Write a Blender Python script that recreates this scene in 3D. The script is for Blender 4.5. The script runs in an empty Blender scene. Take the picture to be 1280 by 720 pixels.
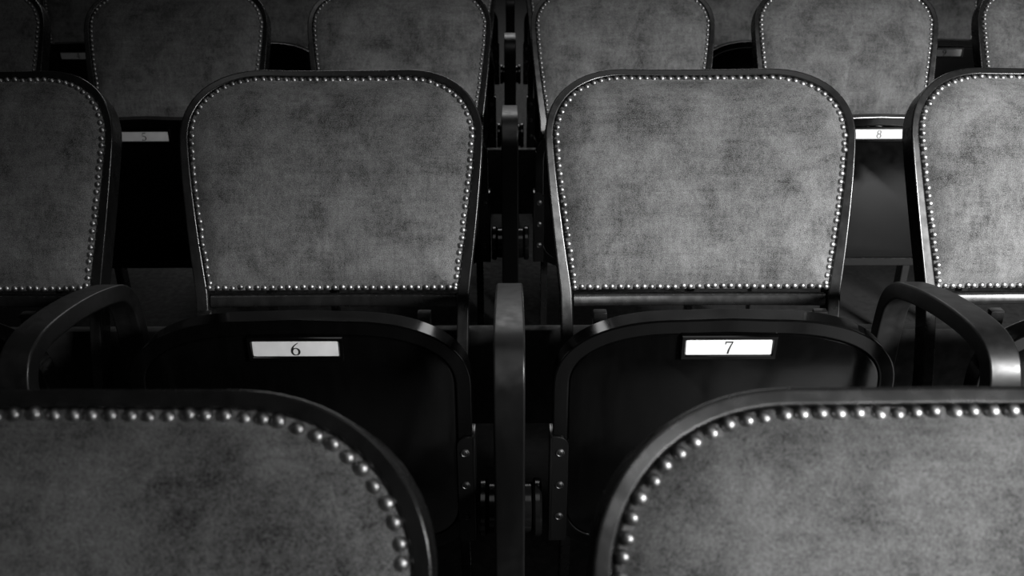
import bpy, bmesh, math, random
from mathutils import Vector, Matrix

random.seed(11)
S = bpy.context.scene
COL = S.collection
PI = math.pi

# ------------------------------------------------------------------ camera
CAM_Z = 1.173
cd = bpy.data.cameras.new('camera')
cd.sensor_width = 36.0
cd.lens = 36.0 * 1150 / 1280
cd.clip_start = 0.02
cd.dof.use_dof = True
cd.dof.focus_distance = 1.33
cd.dof.aperture_fstop = 9.0
cam = bpy.data.objects.new('camera', cd)
COL.objects.link(cam)
cam.location = (0, 0, CAM_Z)
cam.rotation_mode = 'XYZ'
PITCH = math.radians(25.03)
Rm = Matrix.Rotation(PI / 2 - PITCH, 3, 'X') @ Matrix.Rotation(math.radians(-0.2), 3, 'Z')
cam.rotation_euler = Rm.to_euler('XYZ')
S.camera = cam

# ------------------------------------------------------------------ world, lights, exposure
w = bpy.data.worlds.new('hall_gloom')
S.world = w
w.use_nodes = True
bg = w.node_tree.nodes['Background']
bg.inputs[0].default_value = (1, 1, 1, 1)
bg.inputs[1].default_value = 0.01


def area(name, loc, target, sx, sy, power, spread=180):
    l = bpy.data.lights.new(name, 'AREA')
    l.shape = 'RECTANGLE'
    l.size, l.size_y = sx, sy
    l.energy = power
    l.spread = math.radians(spread)
    o = bpy.data.objects.new(name, l)
    COL.objects.link(o)
    o.location = loc
    o.rotation_euler = (Vector(target) - Vector(loc)).to_track_quat('-Z', 'Y').to_euler()
    return o


# daylight through the tall window in the right-hand wall, beside and behind the camera; spread narrowed to steepen the falloff towards the left
area('window_light', (2.41, -1.51, 2.1), (1.15, 1.26, -1.5), 0.75, 0.8, 204, 73.6)
# weak fill added under the closed ceiling to lift the ambient level
area('ceiling_fill', (0.6, -0.6, 5.95), (0.6, -0.55, 0), 3.0, 2.5, 21, 180)
# fill added before the solid back wall, reflected by seat lips and armrests
area('rear_fill', (0.3, 8.7, 3.7), (0.3, 1.2, 0.6), 5.4, 3.2, 150, 180)

vs = S.view_settings
vs.view_transform = 'Standard'
vs.look = 'None'
vs.exposure = 0.0
vs.gamma = 1.0
vs.use_curve_mapping = False


# ------------------------------------------------------------------ materials
def mat(name):
    m = bpy.data.materials.new(name)
    m.use_nodes = True
    nt = m.node_tree
    b = nt.nodes['Principled BSDF']
    return m, nt, b


def node(nt, t, **kw):
    n = nt.nodes.new(t)
    for k, v in kw.items():
        if k in n.inputs:
            n.inputs[k].default_value = v
        else:
            setattr(n, k, v)
    return n


def ramp(nt, src, a, b, va, vb):
    r = nt.nodes.new('ShaderNodeMapRange')
    r.inputs['From Min'].default_value = a
    r.inputs['From Max'].default_value = b
    r.inputs['To Min'].default_value = va
    r.inputs['To Max'].default_value = vb
    nt.links.new(src, r.inputs['Value'])
    return r.outputs['Result']


def math_(nt, op, a, b):
    n = nt.nodes.new('ShaderNodeMath')
    n.operation = op
    for i, x in enumerate((a, b)):
        if isinstance(x, (int, float)):
            n.inputs[i].default_value = x
        else:
            nt.links.new(x, n.inputs[i])
    return n.outputs[0]


def grey(nt, val):
    c = nt.nodes.new('ShaderNodeCombineColor')
    for i in range(3):
        nt.links.new(val, c.inputs[i])
    return c.outputs[0]


def lacquer(name, base, rough, bump=0.02):
    m, nt, b = mat(name)
    tc = node(nt, 'ShaderNodeTexCoord')
    mp = node(nt, 'ShaderNodeMapping')
    mp.inputs['Scale'].default_value = (6, 6, 1.2)
    nt.links.new(tc.outputs['Object'], mp.inputs[0])
    n = node(nt, 'ShaderNodeTexNoise', Scale=14.0, Detail=5.0)
    nt.links.new(mp.outputs[0], n.inputs['Vector'])
    v = ramp(nt, n.outputs['Fac'], 0.3, 0.7, base * 0.7, base * 1.3)
    nt.links.new(grey(nt, v), b.inputs['Base Color'])
    n2 = node(nt, 'ShaderNodeTexNoise', Scale=60.0, Detail=3.0)
    nt.links.new(tc.outputs['Object'], n2.inputs['Vector'])
    nt.links.new(ramp(nt, n2.outputs['Fac'], 0.3, 0.7, rough * 0.85, rough * 1.2), b.inputs['Roughness'])
    bp = node(nt, 'ShaderNodeBump', Strength=bump, Distance=0.002)
    nt.links.new(n.outputs['Fac'], bp.inputs['Height'])
    nt.links.new(bp.outputs[0], b.inputs['Normal'])
    return m


def velvet(name):
    m, nt, b = mat(name)
    tc = node(nt, 'ShaderNodeTexCoord')
    oi = node(nt, 'ShaderNodeObjectInfo')
    sc = node(nt, 'ShaderNodeVectorMath', operation='SCALE')
    sc.inputs[0].default_value = (7.3, 3.1, 5.7)
    nt.links.new(oi.outputs['Random'], sc.inputs['Scale'])
    ad = node(nt, 'ShaderNodeVectorMath', operation='ADD')
    nt.links.new(tc.outputs['Object'], ad.inputs[0])
    nt.links.new(sc.outputs[0], ad.inputs[1])
    P = ad.outputs[0]
    big = node(nt, 'ShaderNodeTexNoise', Scale=15.0, Detail=6.0, Roughness=0.65, Distortion=0.4)
    nt.links.new(P, big.inputs['Vector'])
    mv = node(nt, 'ShaderNodeMapping')
    mv.inputs['Scale'].default_value = (150, 150, 16)
    nt.links.new(P, mv.inputs[0])
    ver = node(nt, 'ShaderNodeTexNoise', Scale=1.0, Detail=4.0, Roughness=0.6)
    nt.links.new(mv.outputs[0], ver.inputs['Vector'])
    mh = node(nt, 'ShaderNodeMapping')
    mh.inputs['Scale'].default_value = (16, 150, 170)
    nt.links.new(P, mh.inputs[0])
    hor = node(nt, 'ShaderNodeTexNoise', Scale=1.0, Detail=4.0, Roughness=0.6)
    nt.links.new(mh.outputs[0], hor.inputs['Vector'])
    fine = node(nt, 'ShaderNodeTexNoise', Scale=900.0, Detail=2.0, Roughness=0.8)
    nt.links.new(P, fine.inputs['Vector'])
    a = ramp(nt, big.outputs['Fac'], 0.25, 0.75, -1.0, 1.0)
    c = ramp(nt, ver.outputs['Fac'], 0.25, 0.75, -1.0, 1.0)
    d = ramp(nt, hor.outputs['Fac'], 0.25, 0.75, -1.0, 1.0)
    f = ramp(nt, fine.outputs['Fac'], 0.25, 0.75, -1.0, 1.0)
    t = math_(nt, 'ADD', math_(nt, 'MULTIPLY', a, 0.58), math_(nt, 'MULTIPLY', c, 0.24))
    t = math_(nt, 'ADD', t, math_(nt, 'MULTIPLY', d, 0.16))
    t = math_(nt, 'ADD', t, math_(nt, 'MULTIPLY', f, 0.95))
    t = math_(nt, 'ADD', t, 1.0)
    base = math_(nt, 'MULTIPLY', t, 0.115)
    nt.links.new(grey(nt, base), b.inputs['Base Color'])
    b.inputs['Roughness'].default_value = 0.9
    b.inputs['Specular IOR Level'].default_value = 0.1
    b.inputs['Sheen Weight'].default_value = 0.35
    b.inputs['Sheen Roughness'].default_value = 0.35
    nt.links.new(grey(nt, math_(nt, 'MULTIPLY', t, 0.7)), b.inputs['Sheen Tint'])
    h = math_(nt, 'ADD', math_(nt, 'MULTIPLY', f, 0.5), math_(nt, 'ADD', math_(nt, 'MULTIPLY', a, 0.8), math_(nt, 'MULTIPLY', c, 0.4)))
    bp = node(nt, 'ShaderNodeBump', Strength=0.35, Distance=0.002)
    nt.links.new(h, bp.inputs['Height'])
    nt.links.new(bp.outputs[0], b.inputs['Normal'])
    return m


def metal(name, base, rough):
    m, nt, b = mat(name)
    tc = node(nt, 'ShaderNodeTexCoord')
    oi = node(nt, 'ShaderNodeObjectInfo')
    n = node(nt, 'ShaderNodeTexNoise', Scale=180.0, Detail=3.0)
    nt.links.new(tc.outputs['Object'], n.inputs['Vector'])
    v = ramp(nt, n.outputs['Fac'], 0.3, 0.7, base * 0.7, base * 1.2)
    r = ramp(nt, oi.outputs['Random'], 0, 1, 0.75, 1.2)
    nt.links.new(grey(nt, math_(nt, 'MULTIPLY', v, r)), b.inputs['Base Color'])
    b.inputs['Metallic'].default_value = 1.0
    b.inputs['Roughness'].default_value = rough
    return m


def paper(name, base):
    m, nt, b = mat(name)
    tc = node(nt, 'ShaderNodeTexCoord')
    n = node(nt, 'ShaderNodeTexNoise', Scale=45.0, Detail=4.0)
    nt.links.new(tc.outputs['Object'], n.inputs['Vector'])
    v = ramp(nt, n.outputs['Fac'], 0.3, 0.7, base * 0.93, base * 1.07)
    nt.links.new(grey(nt, v), b.inputs['Base Color'])
    b.inputs['Roughness'].default_value = 0.4
    return m


def plain(name, base, rough):
    m, nt, b = mat(name)
    n = node(nt, 'ShaderNodeTexNoise', Scale=30.0)
    nt.links.new(grey(nt, ramp(nt, n.outputs['Fac'], 0.3, 0.7, base * 0.8, base * 1.2)), b.inputs['Base Color'])
    b.inputs['Roughness'].default_value = rough
    return m


M_WOOD = lacquer('black_lacquered_wood', 0.010, 0.25, 0.004)
M_SEAT = lacquer('black_seat_board', 0.0012, 0.13, 0.004)
M_ARM = lacquer('black_lacquered_arm', 0.006, 0.42, 0.002)
M_VELVET = velvet('worn_grey_velvet')
M_NAIL = metal('dull_brass_nail', 0.36, 0.42)
M_IRON = plain('black_painted_iron', 0.004, 0.2)
M_SCREW = metal('steel_screw', 0.10, 0.45)
M_PLATE = paper('pale_enamel', 0.66)
M_INK = plain('black_ink', 0.01, 0.6)
M_WALL = plain('dark_hall_wall', 0.035, 0.8)
M_FLOOR = lacquer('dark_floorboards', 0.004, 0.75)


# ------------------------------------------------------------------ mesh helpers
def finish(bm, name, m, angle=38):
    bmesh.ops.recalc_face_normals(bm, faces=bm.faces)
    me = bpy.data.meshes.new(name)
    bm.to_mesh(me)
    bm.free()
    me.materials.append(m)
    me.polygons.foreach_set('use_smooth', [True] * len(me.polygons))
    me.set_sharp_from_angle(angle=math.radians(angle))
    return me


def link(name, me, parent=None, loc=(0, 0, 0)):
    o = bpy.data.objects.new(name, me)
    COL.objects.link(o)
    if parent is not None:
        o.parent = parent
    o.location = loc
    return o


def skin_rings(bm, rings, closed_ring=True, cap=True, closed_path=False):
    vr = [[bm.verts.new(p) for p in r] for r in rings]
    n = len(vr[0])
    L = len(vr)
    for i in range(L if closed_path else L - 1):
        a, b = vr[i], vr[(i + 1) % L]
        for j in range(n if closed_ring else n - 1):
            k = (j + 1) % n
            bm.faces.new((a[j], a[k], b[k], b[j]))
    if cap and not closed_path:
        bm.faces.new(vr[0])
        bm.faces.new(list(reversed(vr[-1])))
    return vr


def rrect(x0, x1, y0, y1, r, seg=3, sup=0.0):
    """closed rounded rectangle, list of (x, y); sup adds points that keep the flats flat"""
    out = []
    for cx, cy, a0 in ((x1 - r, y1 - r, 0), (x0 + r, y1 - r, 90), (x0 + r, y0 + r, 180), (x1 - r, y0 + r, 270)):
        arc = []
        for k in range(seg + 1):
            a = math.radians(a0 + 90 * k / seg)
            arc.append((cx + r * math.cos(a), cy + r * math.sin(a)))
        if sup:
            c, d = math.cos(math.radians(a0)), math.sin(math.radians(a0))
            arc.insert(0, (arc[0][0] + d * sup, arc[0][1] - c * sup))
            arc.append((arc[-1][0] - c * sup, arc[-1][1] - d * sup))
        out += arc
    return out


def box_bm(bm, x0, x1, y0, y1, z0, z1, bev=0.0):
    g = bmesh.ops.create_cube(bm, size=1.0)
    for v in g['verts']:
        v.co = Vector(((x0 + x1) / 2 + v.co.x * (x1 - x0), (y0 + y1) / 2 + v.co.y * (y1 - y0), (z0 + z1) / 2 + v.co.z * (z1 - z0)))
    if bev:
        es = {e for v in g['verts'] for e in v.link_edges}
        bmesh.ops.bevel(bm, geom=list(es), offset=bev, segments=2, profile=0.5, affect='EDGES')


def cyl_x(bm, x0, x1, y, z, r, bev=0.003, n=32):
    """turned drum along x"""
    prof = [(x0, r - bev), (x0 + bev, r), (x1 - bev, r), (x1, r - bev)]
    rings = [[(x, y + rr * math.cos(2 * PI * k / n), z + rr * math.sin(2 * PI * k / n)) for k in range(n)] for x, rr in prof]
    skin_rings(bm, rings)


def resample(pts, n):
    d = [0]
    for a, b in zip(pts, pts[1:]):
        d.append(d[-1] + math.dist(a, b))
    out = []
    j = 0
    for i in range(n):
        s = d[-1] * i / (n - 1)
        while j < len(d) - 2 and d[j + 1] < s:
            j += 1
        t = (s - d[j]) / max(1e-9, d[j + 1] - d[j])
        out.append(tuple(p + (q - p) * t for p, q in zip(pts[j], pts[j + 1])))
    return out


def inset(poly, d, closed=True):
    """move a counter-clockwise outline inward by d (number or function of index)"""
    n = len(poly)
    out = []
    for i in range(n):
        a = poly[i - 1] if (closed or i > 0) else poly[i]
        b = poly[(i + 1) % n] if (closed or i < n - 1) else poly[i]
        tx, ty = b[0] - a[0], b[1] - a[1]
        L = math.hypot(tx, ty)
        dd = d(i) if callable(d) else d
        out.append((poly[i][0] - ty / L * dd, poly[i][1] + tx / L * dd))
    return out


# ------------------------------------------------------------------ the back of the chair: a curved spine
V_TOP = 0.342
SP = {}


def lean(v):
    if v >= 0:
        return math.radians(22.5 + 6.0 * min(1.0, v / V_TOP) + 15.0 * min(1.0, v / V_TOP) ** 5)
    return math.radians(max(0.0, 22.5 * (1 + v / 0.30)))


_dv = 0.002
_tab = {0: (-0.002, 0.585)}
y_, z_ = _tab[0]
for k in range(0, 200):
    a = lean((k + .5) * _dv)
    y_ += math.sin(a) * _dv
    z_ += math.cos(a) * _dv
    _tab[k + 1] = (y_, z_)
y_, z_ = _tab[0]
k = 0
while z_ > -0.02:
    a = lean(-(k + .5) * _dv)
    y_ -= math.sin(a) * _dv
    z_ -= math.cos(a) * _dv
    k += 1
    _tab[-k] = (y_, z_)
K_MIN = -k


def v_floor():
    kk = K_MIN
    while _tab[kk][1] < 0:
        kk += 1
    return kk * _dv


V_FLOOR = v_floor()


def bmap(u, v, wv):
    f = v / _dv
    i = int(math.floor(f))
    i = max(K_MIN, min(198, i))
    t = f - i
    a, b = _tab[i], _tab[i + 1]
    y, z = a[0] + (b[0] - a[0]) * t, a[1] + (b[1] - a[1]) * t
    l = lean(v)
    wv = wv + 0.42 * (u * u - 0.02)
    return (u, y - math.cos(l) * wv, z + math.sin(l) * wv)


U_MAX, U_BOT = 0.2265, 0.2050
CA, CB, CN = 0.130, 0.112, 2.12
VC = V_TOP - CB


def half_width(v):
    if v < 0:
        return U_BOT - 0.004 * min(1, -v / 0.15)
    t = max(0.0, (VC - v) / VC)
    s = t * t * (3 - 2 * t) * 0.55 + t * 0.45
    s = s if t > 0 else 0
    return U_MAX - (U_MAX - U_BOT) * (t ** 1.35)


def right_half():
    pts = []
    v = V_FLOOR
    n = 60
    for i in range(n):
        vv = V_FLOOR + (VC - V_FLOOR) * i / n
        pts.append((half_width(vv), vv))
    for i in range(41):
        th = PI / 2 * i / 40
        c, s = math.cos(th), math.sin(th)
        pts.append((U_MAX - CA + CA * c ** (2 / CN) if c > 1e-6 else U_MAX - CA, VC + CB * s ** (2 / CN) if s > 1e-6 else VC))
    pts.append((0.0, V_TOP + 0.0015))
    return pts


_r = right_half()
OUTER = resample(_r + [(-u, v) for u, v in reversed(_r[:-1])], 190)


def rail_w(v):
    """visible width of the frame moulding at height v"""
    t = min(1.0, max(0.0, (VC - v) / VC))
    return 0.0122 + 0.0056 * t


def build_frame():
    bm = bmesh.new()
    rings = []
    n = len(OUTER)
    for i, (u, v) in enumerate(OUTER):
        a, b = OUTER[max(0, i - 1)], OUTER[min(n - 1, i + 1)]
        tx, ty = b[0] - a[0], b[1] - a[1]
        L = math.hypot(tx, ty)
        nx, ny = -ty / L, tx / L          # inward
        wd = rail_w(v)
        prof = rrect(0, wd, -0.036, 0.0, 0.0022, 3, 0.0006)
        rings.append([bmap(u + nx * p, v + ny * p, q) for p, q in prof])
    skin_rings(bm, rings)
    return finish(bm, 'back_frame', M_WOOD, 50)


# closed outline of the upholstered panel, counter-clockwise
def panel_outline():
    n = len(OUTER)
    ins = inset(OUTER, lambda i: rail_w(max(0, OUTER[i][1])) + 0.0005, closed=False)
    arc = [p for p in ins if p[1] > 0.006]
    r = [(arc[0][0] - 0.001, 0.0025), (arc[0][0] - 0.004, 0.0)]
    l = [(arc[-1][0] + 0.004, 0.0), (arc[-1][0] + 0.001, 0.0025)]
    pts = arc + l + r + [arc[0]]
    return pts


PANEL = resample(panel_outline(), 161)[:-1]
PC = (0.0, 0.165)


def build_back_panel():
    bm = bmesh.new()
    rings = []
    for r, wv in ((1.0, -0.014), (1.0, -0.026), (0.985, -0.029), (0.7, -0.031), (0.35, -0.032)):
        rings.append([bmap(PC[0] + (u - PC[0]) * r, PC[1] + (v - PC[1]) * r, wv) for u, v in PANEL])
    skin_rings(bm, rings)
    return finish(bm, 'back_panel', M_WOOD, 50)


def seg_dist(u, v):
    """distance from a spot to the edge of the panel"""
    best = 9
    n = len(PANEL)
    for i in range(n):
        ax, ay = PANEL[i]
        bx, by = PANEL[(i + 1) % n]
        dx, dy = bx - ax, by - ay
        t = max(0, min(1, ((u - ax) * dx + (v - ay) * dy) / max(1e-12, dx * dx + dy * dy)))
        d = (u - ax - t * dx) ** 2 + (v - ay - t * dy) ** 2
        if d < best:
            best = d
    return math.sqrt(best)


def dome(u, v):
    """height of the padding over the frame face"""
    d = seg_dist(u, v)
    a = max(0.0, 1 - (u / 0.222) ** 2)
    b = max(0.0, 1 - ((v - 0.168) / 0.185) ** 2)
    e = max(0.0, d - 0.0062)
    return -0.003 + 0.0035 * (1 - math.exp(-d / 0.0012)) + 0.0035 * (1 - math.exp(-e / 0.004)) + 0.0145 * (1 - math.exp(-(e / 0.030) ** 1.3)) + 0.008 * a ** 0.8 * b ** 0.8 * min(1, e / 0.02)


def build_panel():
    bm = bmesh.new()
    rs = [1.0, 0.996, 0.988, 0.976, 0.964, 0.952, 0.94, 0.925, 0.90, 0.875, 0.85, 0.78, 0.68, 0.56, 0.42, 0.28, 0.14]
    rings = []
    for r in rs:
        q = [(PC[0] + (u - PC[0]) * r, PC[1] + (v - PC[1]) * r) for u, v in PANEL]
        rings.append([bmap(u, v, dome(u, v)) for u, v in q])
    rings.insert(0, [bmap(u, v, -0.012) for u, v in PANEL])
    vr = skin_rings(bm, rings, cap=False)
    c = bm.verts.new(bmap(PC[0], PC[1], dome(*PC)))
    last = vr[-1]
    for j in range(len(last)):
        bm.faces.new((last[j], last[(j + 1) % len(last)], c))
    bm.faces.new(vr[0])
    return finish(bm, 'upholstery', M_VELVET, 60)


def nail_spots():
    line = inset(PANEL, 0.0044)
    line = line + [line[0]]
    tot = sum(math.dist(a, b) for a, b in zip(line, line[1:]))
    cnt = round(tot / 0.01155)
    pts = resample(line, cnt + 1)[:-1]
    out = []
    for u, v in pts:
        p = Vector(bmap(u, v, dome(u, v) - 0.0002))
        l = lean(v)
        out.append((p, (u, v), l))
    return out


NAILS = nail_spots()


def nail_shape(bm, M, n=10, rr=0.0048, h=0.0040):
    prof = [(1.0, 0.0), (0.93, 0.42), (0.72, 0.75), (0.38, 0.95)]
    rings = [[M @ Vector((rr * p * math.cos(2 * PI * k / n), rr * p * math.sin(2 * PI * k / n), h * q)) for k in range(n)] for p, q in prof]
    vr = skin_rings(bm, rings, cap=False)
    c = bm.verts.new(M @ Vector((0, 0, h)))
    for j in range(n):
        bm.faces.new((vr[-1][j], vr[-1][(j + 1) % n], c))


def nail_matrix(p, l, rnd):
    tilt = Matrix.Rotation(rnd.uniform(-.16, .16), 4, 'X') @ Matrix.Rotation(rnd.uniform(-.16, .16), 4, 'Y')
    j = Vector((rnd.gauss(0, .00055), 0, rnd.gauss(0, .00055)))
    return Matrix.Translation(p + j) @ Matrix.Rotation(PI / 2 - l, 4, 'X') @ tilt


def build_nail():
    bm = bmesh.new()
    nail_shape(bm, Matrix.Identity(4), 12)
    return finish(bm, 'nail', M_NAIL, 80)


def build_nail_row():
    rnd = random.Random(5)
    bm = bmesh.new()
    for p, uv, l in NAILS:
        nail_shape(bm, nail_matrix(p, l, rnd), 8)
    return finish(bm, 'nail_trim', M_NAIL, 80)


def build_rail():
    bm = bmesh.new()
    rings = []
    for i in range(25):
        u = -0.1845 + 0.369 * i / 24
        rings.append([bmap(u, v, wv) for v, wv in rrect(-0.0235, -0.0035, -0.032, -0.003, 0.006, 4)])
    skin_rings(bm, rings)
    return finish(bm, 'lower_rail', M_WOOD, 50)


# ------------------------------------------------------------------ the tipped-up seat
SY0, SY1 = -0.220, -0.184      # front (under) face and back face
SW = 0.2215
SZ1, SZ0 = 0.646, 0.285


def seat_outline(off=0.0, n=150):
    a, b, e = 0.165, 0.098, 2.35
    pts = []
    for i in range(31):                      # right top corner, going up
        th = PI / 2 * i / 30
        c, s = max(0, math.cos(th)), max(0, math.sin(th))
        pts.append((SW - a + a * c ** (2 / e), SZ1 - b + b * s ** (2 / e)))
    top = [(0.0, SZ1 + 0.002)]
    left = [(-x, z) for x, z in reversed(pts)]
    r = 0.07
    lb = [(-SW + r - r * math.cos(t), SZ0 + r - r * math.sin(t)) for t in [PI / 2 * k / 12 for k in range(13)]]
    rb = [(-x, z) for x, z in reversed(lb)]
    poly = resample(pts + top + left + lb + rb + [pts[0]], n + 1)[:-1]
    return inset(poly, off) if off else poly


def build_seat_frame():
    bm = bmesh.new()
    o0 = seat_outline()
    steps = [(0.024, SY0 + 0.003), (0.0205, SY0 + 0.0032), (0.0195, SY0 + 0.0005), (0.018, SY0), (0.0175, SY0), (0.0022, SY0), (0.0018, SY0), (0.0005, SY0 + 0.0005), (0, SY0 + 0.0018), (0, SY0 + 0.0022),
             (0, SY1 - 0.0065), (0, SY1 - 0.006), (0.002, SY1 - 0.002), (0.006, SY1), (0.024, SY1)]
    rings = [[(x, y, z) for x, z in (inset(o0, d) if d else o0)] for d, y in steps]
    skin_rings(bm, rings, closed_path=True, cap=False)
    return finish(bm, 'seat_frame', M_SEAT, 35)


def build_seat_panel():
    bm = bmesh.new()
    o0 = inset(seat_outline(), 0.0205)
    rings = [[(x, y, z) for x, z in inset(o0, d)] for d, y in ((0.0005, SY0 + 0.02), (0.0, SY0 + 0.003), (0.001, SY0 + 0.0016), (0.003, SY0 + 0.0010))]
    skin_rings(bm, rings)
    return finish(bm, 'seat_panel', M_SEAT, 35)


def build_cushion():
    bm = bmesh.new()
    o0 = inset(seat_outline(), 0.016)
    c = (0, 0.455)
    rings = []
    for r, h in ((1.0, -0.004), (0.995, 0.004), (0.97, 0.010), (0.92, 0.015), (0.8, 0.021), (0.6, 0.026), (0.3, 0.028)):
        rings.append([(c[0] + (x - c[0]) * r, SY1 + h, c[1] + (z - c[1]) * r) for x, z in o0])
    skin_rings(bm, rings)
    return finish(bm, 'seat_cushion', M_VELVET, 60)


def build_stop(s):
    bm = bmesh.new()
    box_bm(bm, s * 0.153 - 0.0095, s * 0.153 + 0.0095, -0.114, -0.100, 0.48, 0.604, 0.002)
    box_bm(bm, s * 0.153 - 0.0095, s * 0.153 + 0.0095, -0.160, -0.110, 0.48, 0.50, 0.002)
    return finish(bm, 'seat_stop', M_WOOD, 35)


def build_bracket(s):
    """iron angle: a plate on the seat's underside and a flange along its side"""
    bm = bmesh.new()
    z0, z1 = 0.300, 0.474
    x1 = SW + 0.0015
    pl = [(x1, z0), (x1, z1 - 0.003), (x1 - 0.003, z1)] + [(x1 - 0.023 + 0.014 * math.sin(t), z1 - 0.014 + 0.014 * math.cos(t)) for t in [PI / 2 * k / 8 * -1 + PI / 2 for k in range(9)]][::-1][0:0]
    arc = [(x1 - 0.008 - 0.015 * math.sin(t), z1 - 0.015 + 0.015 * math.cos(t)) for t in [PI / 2 * k / 8 for k in range(9)]]
    poly = [(x1, z0), (x1, z1)] + arc + [(x1 - 0.023, z0)]
    rings = [[(s * x, y, z) for x, z in inset(poly, d)] for d, y in ((0, SY0 + 0.0015), (0, SY0 - 0.0025), (0.0008, SY0 - 0.0034))]
    skin_rings(bm, rings)
    box_bm(bm, *(sorted((s * (SW - 0.001), s * (SW + 0.0035)))), SY0 - 0.0034, SY0 + 0.032, z0, z1 - 0.001, 0.0008)
    return finish(bm, 'hinge_bracket', M_IRON, 35)


def build_screw(s, z):
    bm = bmesh.new()
    n = 16
    cx = s * (SW - 0.0105)
    y = SY0 - 0.0034
    prof = [(0.0062, 0.0), (0.0060, -0.0012), (0.0050, -0.0017), (0.0042, -0.0009), (0.0038, -0.0012), (0.0022, -0.0020), (0.0012, -0.0020), (0.0010, -0.0008)]
    rings = [[(cx + r * math.cos(2 * PI * k / n), y + h, z + r * math.sin(2 * PI * k / n)) for k in range(n)] for r, h in prof]
    skin_rings(bm, rings)
    return finish(bm, 'screw', M_SCREW, 40)


# ------------------------------------------------------------------ number plate
PZ = 0.6095
PW, PH = 0.0610, 0.0170
IW, IH = 0.0550, 0.0108


def build_holder():
    bm = bmesh.new()
    def rr(hw, hh, r):
        return rrect(-hw, hw, PZ - hh, PZ + hh, r, 3)
    seq = [(PW, PH, .0008, SY0 + 0.0005), (PW, PH, .0008, SY0 - 0.0045), (PW - .0012, PH - .0012, .0008, SY0 - 0.0062),
           (IW + .0012, IH + .0012, .0022, SY0 - 0.0060), (IW, IH, .002, SY0 - 0.0040), (IW, IH, .002, SY0 - 0.0025)]
    rings = [[(x, y, z) for x, z in rr(a, b, c)] for a, b, c, y in seq]
    skin_rings(bm, rings)
    return finish(bm, 'plate_holder', M_SEAT, 30)


def build_plate():
    bm = bmesh.new()
    rings = [[(x, y, z) for x, z in rrect(-IW + d, IW - d, PZ - IH + d, PZ + IH - d, .0018, 3)] for d, y in ((0.0001, SY0 - 0.0026), (0.0001, SY0 - 0.0037), (0.0006, SY0 - 0.0042))]
    skin_rings(bm, rings)
    return finish(bm, 'number_plate', M_PLATE, 30)


def stroke(bm, pts, y, closed=False):
    """flat stroke of varying width: pts = (x, z, half width)"""
    n = len(pts)
    L, R = [], []
    for i in range(n):
        a = pts[i - 1] if (closed or i > 0) else pts[i]
        b = pts[(i + 1) % n] if (closed or i < n - 1) else pts[i]
        tx, tz = b[0] - a[0], b[1] - a[1]
        l = math.hypot(tx, tz) or 1
        hx, hz = -tz / l * pts[i][2], tx / l * pts[i][2]
        L.append((pts[i][0] + hx, pts[i][1] + hz))
        R.append((pts[i][0] - hx, pts[i][1] - hz))
    ring = []
    for (lx, lz), (rx, rz) in zip(L, R):
        ring.append([(lx, y + .0003, lz), (lx, y, lz), (rx, y, rz), (rx, y + .0003, rz)])
    skin_rings(bm, ring, closed_path=closed, cap=not closed)


def ell(cx, cz, rx, rz, a0, a1, n, w0, w1, k=1.0):
    out = []
    for i in range(n + 1):
        t = math.radians(a0 + (a1 - a0) * i / n)
        c = abs(math.cos(t))
        out.append((cx + rx * math.cos(t), cz + rz * math.sin(t), w0 + (w1 - w0) * c ** 1.5))
    return out


def digit_bm(ch):
    bm = bmesh.new()
    y = SY0 - 0.0046
    H = 0.0088        # half height
    th, tk = 0.00055, 0.00135
    if ch == '6':
        stroke(bm, ell(0, -H * .42, .0046, H * .55, 0, 360, 28, th, tk)[:-1], y, True)
        p = []
        for i in range(13):
            t = i / 12
            p.append((-.0046 + .0083 * t ** 1.9, -H * .42 + H * 1.42 * t ** .75, tk * (1 - t) + .0004 * t))
        stroke(bm, p, y)
    elif ch == '7':
        stroke(bm, [(-.0045, H * .52, .00035), (-.0042, H * .85, .0006)], y)
        stroke(bm, [(-.0046, H * .90, .00085), (0, H * .90, .00085), (.0048, H * .90, .00085)], y)
        stroke(bm, [(.0046, H * .93, .0005), (.0020, H * .25, .0007), (.0002, -H * .35, .00095), (-.0009, -H, .0011)], y)
    elif ch == '5':
        stroke(bm, [(-.0025, H * .88, .0007), (.0040, H * .93, .0009)], y)
        stroke(bm, [(-.0026, H * .9, .0004), (-.0035, H * .12, .0004)], y)
        stroke(bm, ell(-.0008, -H * .38, .0048, H * .56, 120, -140, 22, .0005, .0011), y)
    elif ch == '8':
        stroke(bm, ell(0, H * .50, .0036, H * .46, 0, 360, 24, th, .0009)[:-1], y, True)
        stroke(bm, ell(0, -H * .46, .0043, H * .52, 0, 360, 24, th, .0010)[:-1], y, True)
    elif ch == '4':
        stroke(bm, [(.0018, H, .0005), (-.0048, -H * .35, .0004)], y)
        stroke(bm, [(-.0050, -H * .38, .0006), (.0048, -H * .38, .0006)], y)
        stroke(bm, [(.0018, H, .0009), (.0018, -H, .0010)], y)
    elif ch == '9':
        stroke(bm, ell(0, H * .42, .0046, H * .55, 0, 360, 28, th, tk)[:-1], y, True)
        p = []
        for i in range(13):
            t = i / 12
            p.append((.0046 - .0083 * t ** 1.9, H * .42 - H * 1.42 * t ** .75, tk * (1 - t) + .0004 * t))
        stroke(bm, p, y)
    for v in bm.verts:
        v.co.z += PZ
    return finish(bm, 'number', M_INK, 30)


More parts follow.
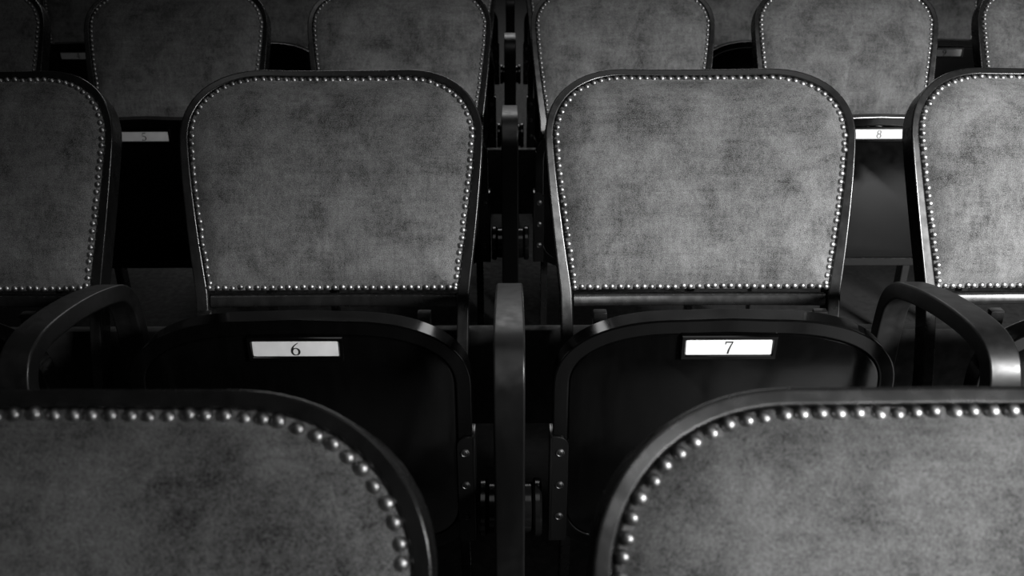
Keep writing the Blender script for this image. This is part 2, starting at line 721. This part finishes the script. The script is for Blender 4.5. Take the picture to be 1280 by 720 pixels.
ME = dict(frame=build_frame(), panel=build_panel(), nail=build_nail(), nails=build_nail_row(), rail=build_rail(), backp=build_back_panel(),
          seat=build_seat_frame(), seatp=build_seat_panel(), cush=build_cushion(), holder=build_holder(), plate=build_plate())
ME['stop'] = [build_stop(-1), build_stop(1)]
ME['bracket'] = [build_bracket(-1), build_bracket(1)]
ME['screw'] = [[build_screw(s, z) for z in (0.449, 0.396, 0.343)] for s in (-1, 1)]
ME['digit'] = {c: digit_bm(c) for c in '456789'}


def build_chair(x, y, label, number=None, nails_single=True, dx=0.0, sx=1.0, seed=0):
    t = bpy.data.objects.new('theatre_chair', None)
    COL.objects.link(t)
    t.location = (x, y, 0)
    t['label'] = label
    t['category'] = 'chair'
    t['group'] = 'velvet theatre chairs in rows'
    backs = [link('back_frame', ME['frame'], t), link('upholstery', ME['panel'], t), link('lower_rail', ME['rail'], t), link('back_panel', ME['backp'], t)]
    up = backs[1]
    for o in backs:                       # no two backs sit quite alike on their seats
        o.location.x = dx
        o.scale.x = sx
    if nails_single:
        rnd = random.Random(seed)
        for p, uv, l in NAILS:
            o = link('nail', ME['nail'], up)
            o.matrix_local = nail_matrix(p, l, rnd)
    else:
        o = link('nail_trim', ME['nails'], up)
        o['kind'] = 'stuff'
    st = link('seat', ME['seat'], t)
    link('seat_panel', ME['seatp'], st)
    link('seat_cushion', ME['cush'], st)
    for i in (0, 1):
        link('seat_stop', ME['stop'][i], st)
        br = link('hinge_bracket', ME['bracket'][i], t)
        for m in ME['screw'][i]:
            link('screw', m, br)
    if number:
        h = link('plate_holder', ME['holder'], t)
        p = link('number_plate', ME['plate'], h)
        p['label'] = 'pale number plate reading ' + number
        link('number', ME['digit'][number], h)
    return t


# ------------------------------------------------------------------ arm stand shared by two chairs
AW = 0.0180


def arm_path():
    k = [(-0.376, 0.0), (-0.376, 0.25), (-0.376, 0.50), (-0.3755, 0.60), (-0.3725, 0.646), (-0.356, 0.672), (-0.327, 0.6835), (-0.285, 0.684), (-0.204, 0.6725),
         (-0.128, 0.653), (-0.088, 0.637), (-0.060, 0.608), (-0.049, 0.56), (-0.046, 0.45), (-0.046, 0.25), (-0.046, 0.0)]
    pts = []
    for i in range(len(k) - 1):
        p0, p1, p2, p3 = k[max(0, i - 1)], k[i], k[i + 1], k[min(len(k) - 1, i + 2)]
        a, b = math.sqrt(math.dist(p0, p1)) or .1, math.sqrt(math.dist(p1, p2))
        c = math.sqrt(math.dist(p2, p3)) or .1
        for q in range(12):
            t = q / 12
            m1 = [b * ((p1[d] - p0[d]) / a - (p2[d] - p0[d]) / (a + b)) + (p2[d] - p1[d]) for d in (0, 1)]
            m2 = [b * ((p3[d] - p2[d]) / c - (p3[d] - p1[d]) / (b + c)) + (p2[d] - p1[d]) for d in (0, 1)]
            h = (2 * t ** 3 - 3 * t ** 2 + 1, t ** 3 - 2 * t ** 2 + t, -2 * t ** 3 + 3 * t ** 2, t ** 3 - t ** 2)
            pts.append(tuple(h[0] * p1[d] + h[1] * m1[d] + h[2] * p2[d] + h[3] * m2[d] for d in (0, 1)))
    pts.append(k[-1])
    return resample(pts, 140)


def build_hoop():
    bm = bmesh.new()
    P = arm_path()
    n = len(P)
    rings = []
    for i, (y, z) in enumerate(P):
        a, b = P[max(0, i - 1)], P[min(n - 1, i + 1)]
        ty, tz = b[0] - a[0], b[1] - a[1]
        L = math.hypot(ty, tz)
        ny, nz = -tz / L, ty / L           # outward side
        wd = AW
        rings.append([(p, y + ny * q, z + nz * q) for p, q in rrect(-wd, wd, -0.024, 0.0, 0.0025, 3, 0.0006)])
    skin_rings(bm, rings)
    return finish(bm, 'bent_arm', M_ARM, 40)


def build_web():
    bm = bmesh.new()
    box_bm(bm, -0.007, 0.007, -0.350, -0.082, 0.09, 0.42, 0.002)
    return finish(bm, 'side_panel', M_IRON, 35)


def build_foot():
    bm = bmesh.new()
    box_bm(bm, -0.030, 0.030, -0.395, -0.040, 0.0, 0.016, 0.003)
    return finish(bm, 'foot', M_IRON, 35)


def build_drum(s):
    bm = bmesh.new()
    yy, zz = -0.196, 0.338
    a, b = sorted((s * 0.006, s * 0.032))
    cyl_x(bm, a, b, yy, zz, 0.036)
    a, b = sorted((s * 0.032, s * 0.0440))
    cyl_x(bm, a, b, yy, zz, 0.041)
    return finish(bm, 'pivot_drum', M_IRON, 40)


MA = dict(hoop=build_hoop(), web=build_web(), foot=build_foot(), drum=[build_drum(-1), build_drum(1)])


def build_arm(x, y, label):
    t = bpy.data.objects.new('arm_stand', None)
    COL.objects.link(t)
    t.location = (x, y, 0)
    t['label'] = label
    t['category'] = 'armrest'
    t['group'] = 'shared armrests between the chairs'
    link('bent_arm', MA['hoop'], t)
    link('side_panel', MA['web'], t)
    link('foot', MA['foot'], t)
    for d in MA['drum']:
        link('pivot_drum', d, t)
    return t


# ------------------------------------------------------------------ structure: floor, walls, ceiling, the window behind the camera
X0, X1, Y0, Y1, H = -4.0, 2.75, -3.0, 9.0, 6.0
WY0, WY1, WZ0, WZ1 = -2.05, -1.0, 1.5, 2.8


def struct(name, boxes, m):
    bm = bmesh.new()
    for b in boxes:
        box_bm(bm, *b)
    o = link(name, finish(bm, name, m, 30))
    o['kind'] = 'structure'
    return o


struct('floor', [(X0, X1, Y0, Y1, -0.05, 0.0)], M_FLOOR)
struct('ceiling', [(X0, X1, Y0, Y1, H, H + 0.1)], M_WALL)
struct('wall_left', [(X0 - 0.1, X0, Y0, Y1, 0, H)], M_WALL)
struct('wall_right', [(X1, X1 + 0.1, Y0, WY0, 0, H), (X1, X1 + 0.1, WY1, Y1, 0, H), (X1, X1 + 0.1, WY0, WY1, 0, WZ0), (X1, X1 + 0.1, WY0, WY1, WZ1, H)], M_WALL)
struct('wall_back', [(X0, X1, Y1, Y1 + 0.1, 0, H)], M_WALL)
struct('wall_front', [(X0, X1, Y0 - 0.1, Y0, 0, H)], M_WALL)
f = 0.05
struct('window_1', [(X1 + 0.02, X1 + 0.08, WY0, WY0 + f, WZ0, WZ1), (X1 + 0.02, X1 + 0.08, WY1 - f, WY1, WZ0, WZ1),
                    (X1 + 0.02, X1 + 0.08, WY0 + f, WY1 - f, WZ0, WZ0 + f), (X1 + 0.02, X1 + 0.08, WY0 + f, WY1 - f, WZ1 - f, WZ1)], M_WOOD)

# ------------------------------------------------------------------ rows of chairs
P = 0.55
ROWS = dict(A=0.318, B=1.250, C=2.240, D=3.185, E=4.140)

chairs = [
    # row, column, number, label
    ('A', -.5, None, 'dim velvet chair back nearest the camera, at the lower left corner'),
    ('A', .5, None, 'bright velvet chair back nearest the camera, at the lower right corner'),
    ('A', -1.5, None, 'unseen velvet chair added to the nearest row, just outside the left edge'),  # added out of view, pair to the shading chair on the right
    ('A', 1.5, None, 'unseen velvet chair added to the nearest row, just outside the right edge'),  # added out of view so its shadow darkens the gap behind
    ('B', -1.5, None, 'dark velvet chair cut by the left edge, beside the chair numbered 6'),
    ('B', -.5, '6', 'whole dimmer velvet chair left of the centre, its tipped-up seat numbered 6'),
    ('B', .5, '7', 'whole brighter velvet chair right of the centre, its tipped-up seat numbered 7'),
    ('B', 1.5, None, 'brightest velvet chair, cut by the right edge beside the chair numbered 7'),
    ('C', -2.5, None, 'chair back in the top left corner, left of the chair with small plate 5'),
    ('C', -1.5, '5', 'dark velvet chair with a small number plate 5, behind chair 6 to the left'),
    ('C', -.5, '6', 'dim velvet chair back just left of the central gap, behind chair 6'),
    ('C', .5, '7', 'grey velvet chair back just right of the central gap, behind chair 7'),
    ('C', 1.5, '8', 'velvet chair with a small number plate 8, behind chair 7 to the right'),
    ('C', 2.5, None, 'chair back in the top right corner, right of the chair with small plate 8'),
    ('D', -2.5, '4', 'far blurred chair glimpsed between the two top left chair backs, small plate below'),
    ('D', -1.5, '5', 'far blurred chair glimpsed left of the chair behind number 6'),
    ('D', -.5, '6', 'far blurred chair, just an edge left of the dark central gap at the top'),
    ('D', .5, '7', 'far blurred chair, just an edge right of the dark central gap at the top'),
    ('D', 1.5, '8', 'far blurred chair glimpsed right of the chair behind number 7'),
    ('D', 2.5, '9', 'far blurred chair glimpsed between the two top right chair backs, small plate below'),
    ('E', -.5, None, 'farthest chair back, a dark sliver left of the central gap'),
    ('E', .5, None, 'farthest chair back, a dark sliver right of the central gap'),
]
BACKS = {('A', -.5): (.003, 1), ('A', .5): (-.004, 1), ('B', -1.5): (.006, 1), ('B', -.5): (.007, .995), ('B', .5): (.006, 1.02), ('B', 1.5): (-.004, 1)}
for i, (row, c, num, lab) in enumerate(chairs):
    dx, sx = BACKS.get((row, c), (0, 1))
    build_chair(c * P, ROWS[row], lab, num, row in 'AB', dx, sx, i)

arms = [
    ('B', -1, 'curved black bentwood armrest left of the chair numbered 6'),
    ('B', 0, 'black armrest seen end-on between the chairs numbered 6 and 7'),
    ('B', 1, 'curved black bentwood armrest right of the chair numbered 7'),
    ('C', 0, 'small black armrest in the central gap, next behind the large end-on one'),
    ('D', 0, 'tiny blurred armrest in the central gap near the top edge'),
    ('E', 0, 'farthest armrest at the very top of the central gap'),
]
for row, c, lab in arms:
    build_arm(c * P - 0.0035, ROWS[row], lab)

# boards that run along behind the chairs of a row
for row, lab in (('B', 'long dark board running low behind the chairs numbered 6 and 7'),
                 ('C', 'long dark board running low behind the small chairs 5 to 8'),):
    bm = bmesh.new()
    L = 1.1 if row == 'B' else 1.65
    box_bm(bm, -L, L, 0.034, 0.054, 0.325, 0.50, 0.003)
    o = link('back_board', finish(bm, 'back_board', M_FLOOR, 35), None, (0, ROWS[row], 0))
    o['label'] = lab
    o['category'] = 'board'
    o['group'] = 'boards behind the chair rows'
